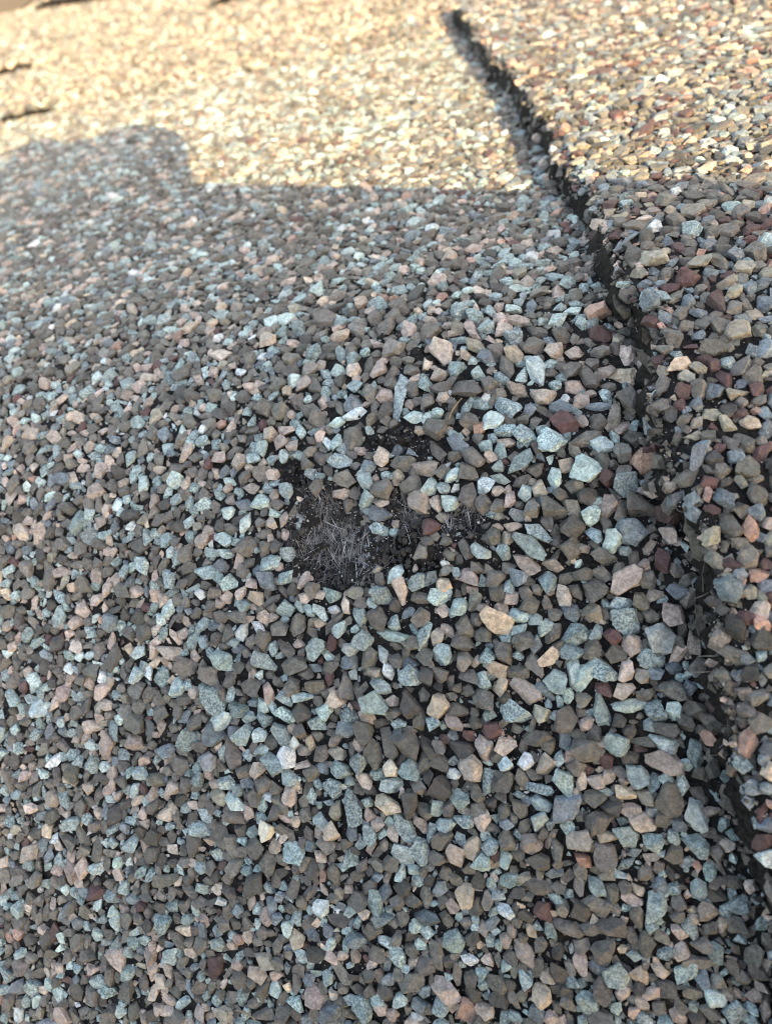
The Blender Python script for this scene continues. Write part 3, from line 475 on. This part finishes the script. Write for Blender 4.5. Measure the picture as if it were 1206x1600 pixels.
x = rng.uniform(-5.2, 1.6, n); s = rng.uniform(-5.5, 2.5, n); k = (x < edge_x(s)) & (rng.random(n) < 0.35 + 0.65 * smooth(3.0, 1.0, np.hypot(x + 0.8, s + 1.3))) & (vnoise(x, s, 4, 31) > -0.12); x, s = x[k], s[k]
xb = rng.normal(-1.4, 0.5, 1500); sb = rng.normal(-1.15, 0.45, 1500); xb[800:] = 99; k = (bare(xb, sb) < 0.03) & ~((np.hypot((xb + 1.84) / 0.27, (sb + 1.3) / 0.3) < 1) & (rng.random(1500) < 0.8)); x = np.append(x, xb[k]); s = np.append(s, sb[k])
r = rng.uniform(0.0028, 0.0068, len(x)) * np.where(rng.random(len(x)) < 0.05, 2.0, 1)
D.add(x, s, 2 * r, 2 * r * 0.8, 2 * r * 0.7, rng.uniform(0, 6.28, len(x)), np.array(['w'] * len(x)))
D.arrays(h_cap_rough, 0.5, 0.4); o = D.mesh('mineral_dust', np.arange(len(D.x)), [stone(2, 900 + i, 20) for i in range(5)], main, M_DUST)

# stray bits of straw caught between the granules
for (xa, sa, xb_, sb2, rr_, lab) in ((-2.53, -4.81, -2.34, -4.85, 0.0075, 'thin tan straw fragment lying among granules near the bottom of the picture'), (-0.95, -0.43, -0.85, -0.26, 0.009, 'short brown straw sliver wedged upright between granules above the bruise')):
    V, F_ = strand(P(xa, sa, 0.10), P(xb_, sb2, 0.12), rr_, (0.012, 0.01), 6)
    o = mesh_obj('straw', V, F_, M_STRAW); o['label'] = lab; o['category'] = 'straw'

# ------------------------------------------------------------------ the shingle lapping over it
lap = empty('ridge_shingle', (0, 0, 0), 'overlapping ridge cap shingle whose ragged dark edge lies across the bruised one', 'shingle')
lap_ = lap
us = np.unique(np.concatenate([np.linspace(0, 0.2, 34), np.linspace(0.2, 1, 30)])); sl_ = np.unique(np.concatenate([np.arange(-8, 3.5, 0.06), np.arange(3.5, LAP_END, 0.12), [LAP_END]]))
slab('asphalt_mat', edge_x, lambda s: edge_x(s) + 9, us, sl_, lambda x, s: h_lap(x, s) + 0.02 * vnoise(x, s, 14, 12), LAP + 0.02, lap, ['x0', 's1'])
G2 = Grains(); H2 = Hash(0.26); put_hand(G2, H2, handR)
def ok_lap(x, s): return (x > edge_x(s) + 0.01 + 0.10 * smooth(-0.05, 0.35, vnoise(x, s, 2.6, 43))) & (vnoise(x, s, 1.5, 41) + 0.5 * vnoise(x, s, 6, 42) > -0.58)
box = (-2.4, 8, -6.8, LAP_END - 0.03)
for n, r0, r1, f, pw in ((28000, 0.046, 0.080, 0.84, 1.6), (60000, 0.035, 0.053, 0.80, 1.0), (70000, 0.024, 0.040, 0.76, 1.0), (50000, 0.014, 0.024, 0.74, 1.0)):
    scatter(G2, H2, *darts(n, *box, r0, r1, LAP, ok_lap, pw), MIX_LAP, f, 1.7)
G2.arrays(h_lap)
print('lap granules', len(G2.x))
big, rest = split_visible(G2, 220)
G2.singles(big, lap, STONE_MESH)
nearm = (G2.s[rest] < 4.0) & (G2.w[rest] > 0.075)
G2.mesh('granule_coating', rest[nearm], STONES, lap); tiny = ~nearm & (G2.w[rest] < 0.05); G2.mesh('granule_coating', rest[~nearm & ~tiny], PEBBLES, lap); G2.mesh('granule_fines', rest[tiny], CRUMBS, lap)
# torn bits of mat, small chips and stray fibres along the cut edge
def flake(x, s, ang, ln, wd, h, tilt):
    n = 5; V = []
    for k in range(n):
        t = k / (n - 1) - 0.5; ww = wd * (0.55 + 0.45 * math.cos(t * 2.6)) * random.uniform(0.75, 1.2)
        for sd in (-1, 1):
            for zz in (-1, 1):
                lx_ = t * ln + random.gauss(0, ln * 0.03); ly = sd * ww / 2
                V.append(P(x + math.cos(ang) * lx_ - math.sin(ang) * ly, s + math.sin(ang) * lx_ + math.cos(ang) * ly, h + zz * 0.012 + ly * tilt + 0.02 * random.gauss(0, 1) * (abs(t) > 0.4)))
    F_ = []
    for k in range(n - 1):
        a, b = k * 4, k * 4 + 4
        F_ += [(a + 1, a + 3, b + 3, b + 1), (a, b, b + 2, a + 2), (a, a + 1, b + 1, b), (a + 2, b + 2, b + 3, a + 3)]
    F_ += [(0, 2, 3, 1), (4 * n - 4, 4 * n - 3, 4 * n - 1, 4 * n - 2)]
    return mesh_obj('torn_flake', V, F_, M_FLAKE, lap, None, False)
for (s, dv, ang, ln, wd, h) in ((0.45, -0.03, 110, 0.22, 0.10, 0.17), (0.15, -0.02, 70, 0.20, 0.08, 0.2), (-0.15, 0.0, 120, 0.24, 0.06, 0.22), (-0.55, 0.02, 105, 0.30, 0.05, 0.23), 
                                (-1.35, -0.02, 100, 0.30, 0.06, 0.18), (-1.6, -0.03, 85, 0.24, 0.07, 0.14), (-1.9, -0.06, 95, 0.2, 0.06, 0.1), (-2.6, 0.0, 95, 0.24, 0.05, 0.2)):
    flake(float(edge_x(s)) + dv, s, math.radians(ang), ln, wd, h, random.uniform(-0.6, 0.6))
C = Grains(); n = 1500; s = rng.uniform(-5.5, 11, n); x = edge_x(s) + np.abs(rng.normal(0, 0.05, n)); r = rng.uniform(0.010, 0.03, n)
C.add(x, s, 2 * r, 2 * r * 0.75, 2 * r * 0.7, rng.uniform(0, 6.28, n), pick(dict(b=.3, d=.3, k=.3, p=.1), n)); C.arrays(h_lap, 0.5, 0.2); C.mesh('edge_chips', np.arange(n), CRUMBS, lap)
E_ = Grains(); n = 600; s = rng.uniform(-5.5, 11, n); t = rng.random(n); x = edge_x(s) - 0.12 * t * t + 0.02; r = 0.016 + 0.06 * rng.random(n) ** 2.2
E_.add(x, s, 2 * r, 2 * r * 0.75, 2 * r * 0.6, rng.uniform(0, 6.28, n), pick(dict(b=.45, d=.3, g=.1, r=.08, p=.07), n)); E_.t_ = t
E_.arrays(lambda x_, s_: h_lap(x_, s_) - LAP * t - 0.01, 0.6, 0.1); E_.mesh('edge_granules', np.arange(n), PEBBLES, lap)
VV, FF, off = [], [], 0
for i in range(36):
    s = random.uniform(-4.5, 6); hh = random.uniform(0.03, 0.25); x = float(edge_x(s)); a = random.uniform(2.2, 4.0); ln = random.uniform(0.04, 0.13)
    p0 = P(x + 0.02, s, hh); p1 = P(x + math.cos(a) * ln, s + math.sin(a) * ln, hh + random.uniform(-0.05, 0.06))
    V, F_ = strand(p0, p1, random.uniform(0.0015, 0.0035), (random.gauss(0, 0.01), random.gauss(0, 0.01))); VV.append(V); FF.append(F_ + off); off += len(V)
o = mesh_obj('edge_fibres', np.concatenate(VV), np.concatenate(FF), M_WEB, lap); o['kind'] = 'stuff'
D = Grains(); n = 1300; s = rng.uniform(-5.5, 4, n); x = edge_x(s) + np.abs(rng.normal(0, 0.35, n)); r = rng.uniform(0.003, 0.0075, n)
D.add(x, s, 2 * r, 2 * r * 0.8, 2 * r * 0.7, rng.uniform(0, 6.28, n), np.array(['w'] * n)); D.arrays(h_lap, 0.5, 0.4); D.mesh('mineral_dust', np.arange(n), [stone(2, 900 + i, 20) for i in range(5)], lap, M_DUST)

# ------------------------------------------------------------------ courses of roof shingles on the far slope
LB = ['sunlit course of roof shingles just below the bruised ridge cap', 'second sunlit course of roof shingles beyond the bruised cap, with a short dark edge', 'broad third course of blurred sunlit shingles running to the top of the frame', 'lowest, most blurred course of roof shingles at the far corner']
for k, (s0, s1) in enumerate(((FAR_END, 17.4), (17.0, 21.4), (21.0, 35.0), (31.2, 58.0))):
    c = empty('roof_shingle', (0, 0, 0), LB[k], 'shingle'); hf = h_course(k)
    def x0(s): return -25.5 - 0.35 * np.maximum(s - 30, 0) - (4.0 if k < 3 else 0)
    def x1(s): return s * 0 + 16
    slab('asphalt_mat', x0, x1, np.linspace(0, 1, 140), np.append(np.arange(s0, s1 - 0.2, 0.35), s1), hf, 0.5, c, ['x0', 's0', 's1'], k)
    Gf = Grains(); d = (0.125, 0.14, 0.17, 0.24)[k]
    xs = np.arange(-42, 14, d); ss = np.arange(s0 + 0.03, s1 - 0.03 - (0.4, 0.4, 0.0, 0.0)[k], d * 0.9)
    X, S = np.meshgrid(xs, ss, indexing='ij'); X = (X + (np.arange(len(ss)) % 2) * d / 2 + rng.normal(0, d * 0.2, X.shape)).ravel(); S = (S + rng.normal(0, d * 0.2, S.shape)).ravel()
    ok = in_view(P(X, skew(k, X, S), 0), 120) & (X > x0(S)) & (S < s1 - 0.02); X, S = X[ok], S[ok]; n = len(X)
    r = d * 0.5 * rng.uniform(0.75, 1.35, n); q = rng.uniform(1, 1.5, n) ** 0.5
    Gf.add(X, S, 2 * r * q, 2 * r / q, 2 * r * rng.uniform(0.6, 0.95, n), rng.uniform(0, 6.28, n), pick(MIX_FAR, n)); Gf.arrays(hf, 0.3); Gf.pos = Gf.pos + P(Gf.x, skew(k, Gf.x, Gf.s), 0) - P(Gf.x, Gf.s, 0); print('far', k, n)
    Gf.mesh('granule_coating', np.arange(n), CRUMBS if k > 1 else PEBBLES, c)

# ------------------------------------------------------------------ the phone that takes the picture and the hand round its top: they stand behind the lens and cast the shadow
KX, KY = 0.38, -0.324                                             # the sun's drift per unit of depth
def cp(x, y, b): return CAM + CR * x + CU * y - CF * b          # right, up, back from the lens
PB = 1.4                                                          # how far behind the lens the phone is
TILT = math.atan2(0.30 - 0.89, 6.16 - 1.36)
def pp(a, b_, back):                                              # phone's own axes: a along its top edge, b_ down from it
    ct, st = math.cos(TILT), math.sin(TILT); ox, oy = -1.5 + KX * (PB - 0.8), 0.89 + (1.36 + 1.5) * (-math.tan(TILT)) + KY * (PB - 0.8)
    return cp(ox + a * ct + b_ * st, oy + a * st - b_ * ct, back)
phone = empty('phone', (0, 0, 0), 'dark smartphone held over the roof, known by the straight shadow of its top edge', 'phone')
def rounded(w0, w1, h0, h1, rad, backs, name, mat, inset=0.08):
    ring = []
    for (cx, cy, a0) in ((w1 - rad, h0 + rad, -90), (w1 - rad, h1 - rad, 0), (w0 + rad, h1 - rad, 90), (w0 + rad, h0 + rad, 180)):
        for i in range(7): a = math.radians(a0 + 15 * i); ring.append((cx, cy, math.cos(a), math.sin(a)))
    b0, b1 = backs; V = []; n = len(ring)
    for (bk, ins) in ((b0, inset), (b0 + inset * 0.6, 0), (b1 - inset * 0.6, 0), (b1, inset)):
        for (cx, cy, c_, s_) in ring: V.append(pp(cx + c_ * (rad - ins), cy + s_ * (rad - ins), bk))
    bm = bmesh.new(); vs = [bm.verts.new(v) for v in V]
    for k in range(3):
        for i in range(n): bm.faces.new((vs[k * n + i], vs[k * n + (i + 1) % n], vs[k * n + n + (i + 1) % n], vs[k * n + n + i]))
    bm.faces.new(vs[:n][::-1]); bm.faces.new(vs[3 * n:]); bmesh.ops.recalc_face_normals(bm, faces=bm.faces[:])
    me = bpy.data.meshes.new(name); bm.to_mesh(me); bm.free(); me.materials.append(mat)
    o = bpy.data.objects.new(name, me); COL.objects.link(o); o.parent = phone; return o
rounded(0, 8.1, 0, 14.9, 1.0, (PB, PB + 0.8), 'shell', M_PHONE)
rounded(0.25, 7.85, 0.25, 14.65, 0.85, (PB + 0.798, PB + 0.83), 'screen', M_GLASS, 0.02)
rounded(0.25, 3.6, 0.35, 3.7, 0.7, (PB - 0.18, PB + 0.01), 'camera_bump', M_PHONE, 0.06)
for (a, b_) in ((1.05, 2.75), (2.75, 1.2), (1.05, 1.2)): rounded(a - 0.6, a + 0.6, b_ - 0.6, b_ + 0.6, 0.599, (PB - 0.28, PB - 0.17), 'lens', M_GLASS, 0.04)

def hk(x, y, b): return Vector(cp(x + KX * (b - 0.8), y + KY * (b - 0.8), b))
hv, hr, he = [], [], []
def node(p, r, parent=None):
    hv.append(p); hr.append(r)
    if parent is not None: he.append((parent, len(hv) - 1))
    return len(hv) - 1
HB = PB + 1.75
palm = node(hk(-0.6, -2.6, HB + 2.6), 1.5); wr = node(hk(-0.6, -5.6, HB + 4.2), 1.5, palm); node(hk(-0.4, -12.0, HB + 9.0), 2.4, node(hk(-0.5, -8.0, HB + 6.0), 1.7, wr))
for i, (x, y, b, r) in enumerate(((0.64, 2.42, 0.0, 0.84), (-0.22, 2.22, 0.4, 0.56), (-1.12, 2.32, 0.8, 0.62), (-2.05, 1.85, 1.2, 0.6))):
    kn = node(hk(x - 0.15, y - 3.0, HB + b * 0.8 + 1.3), 0.95, palm)
    m1 = node(hk(x, y - 1.2, HB + b + 0.7), r * 0.85, kn); m2 = node(hk(x, y, HB + b + 0.1), r, m1)
    m3 = node(hk(x + 0.02, y - 0.9, HB + b - 0.3), r * 0.8, m2); node(hk(x + 0.02, y - 1.8, HB + b - 0.3), r * 0.7, m3)
t1 = node(hk(-2.0, -3.2, HB + 1.6), 0.95, palm); t2 = node(hk(-2.2, -2.0, HB + 0.6), 0.85, t1); node(hk(-2.0, -0.8, HB + 0.1), 0.7, t2)
me = bpy.data.meshes.new('hand'); me.from_pydata(hv, he, [])
ho = bpy.data.objects.new('hand', me); COL.objects.link(ho); ho['label'] = 'hand gripping the phone, known by the knuckle shadow on the sunlit granules'; ho['category'] = 'hand'
md = ho.modifiers.new('skin', 'SKIN'); md.use_smooth_shade = True
for i, v in enumerate(me.skin_vertices[0].data): v.radius = (hr[i], hr[i]); v.use_root = (i == 0)
sb_ = ho.modifiers.new('subd', 'SUBSURF'); sb_.levels = 2; sb_.render_levels = 2
me.materials.append(M_SKIN)
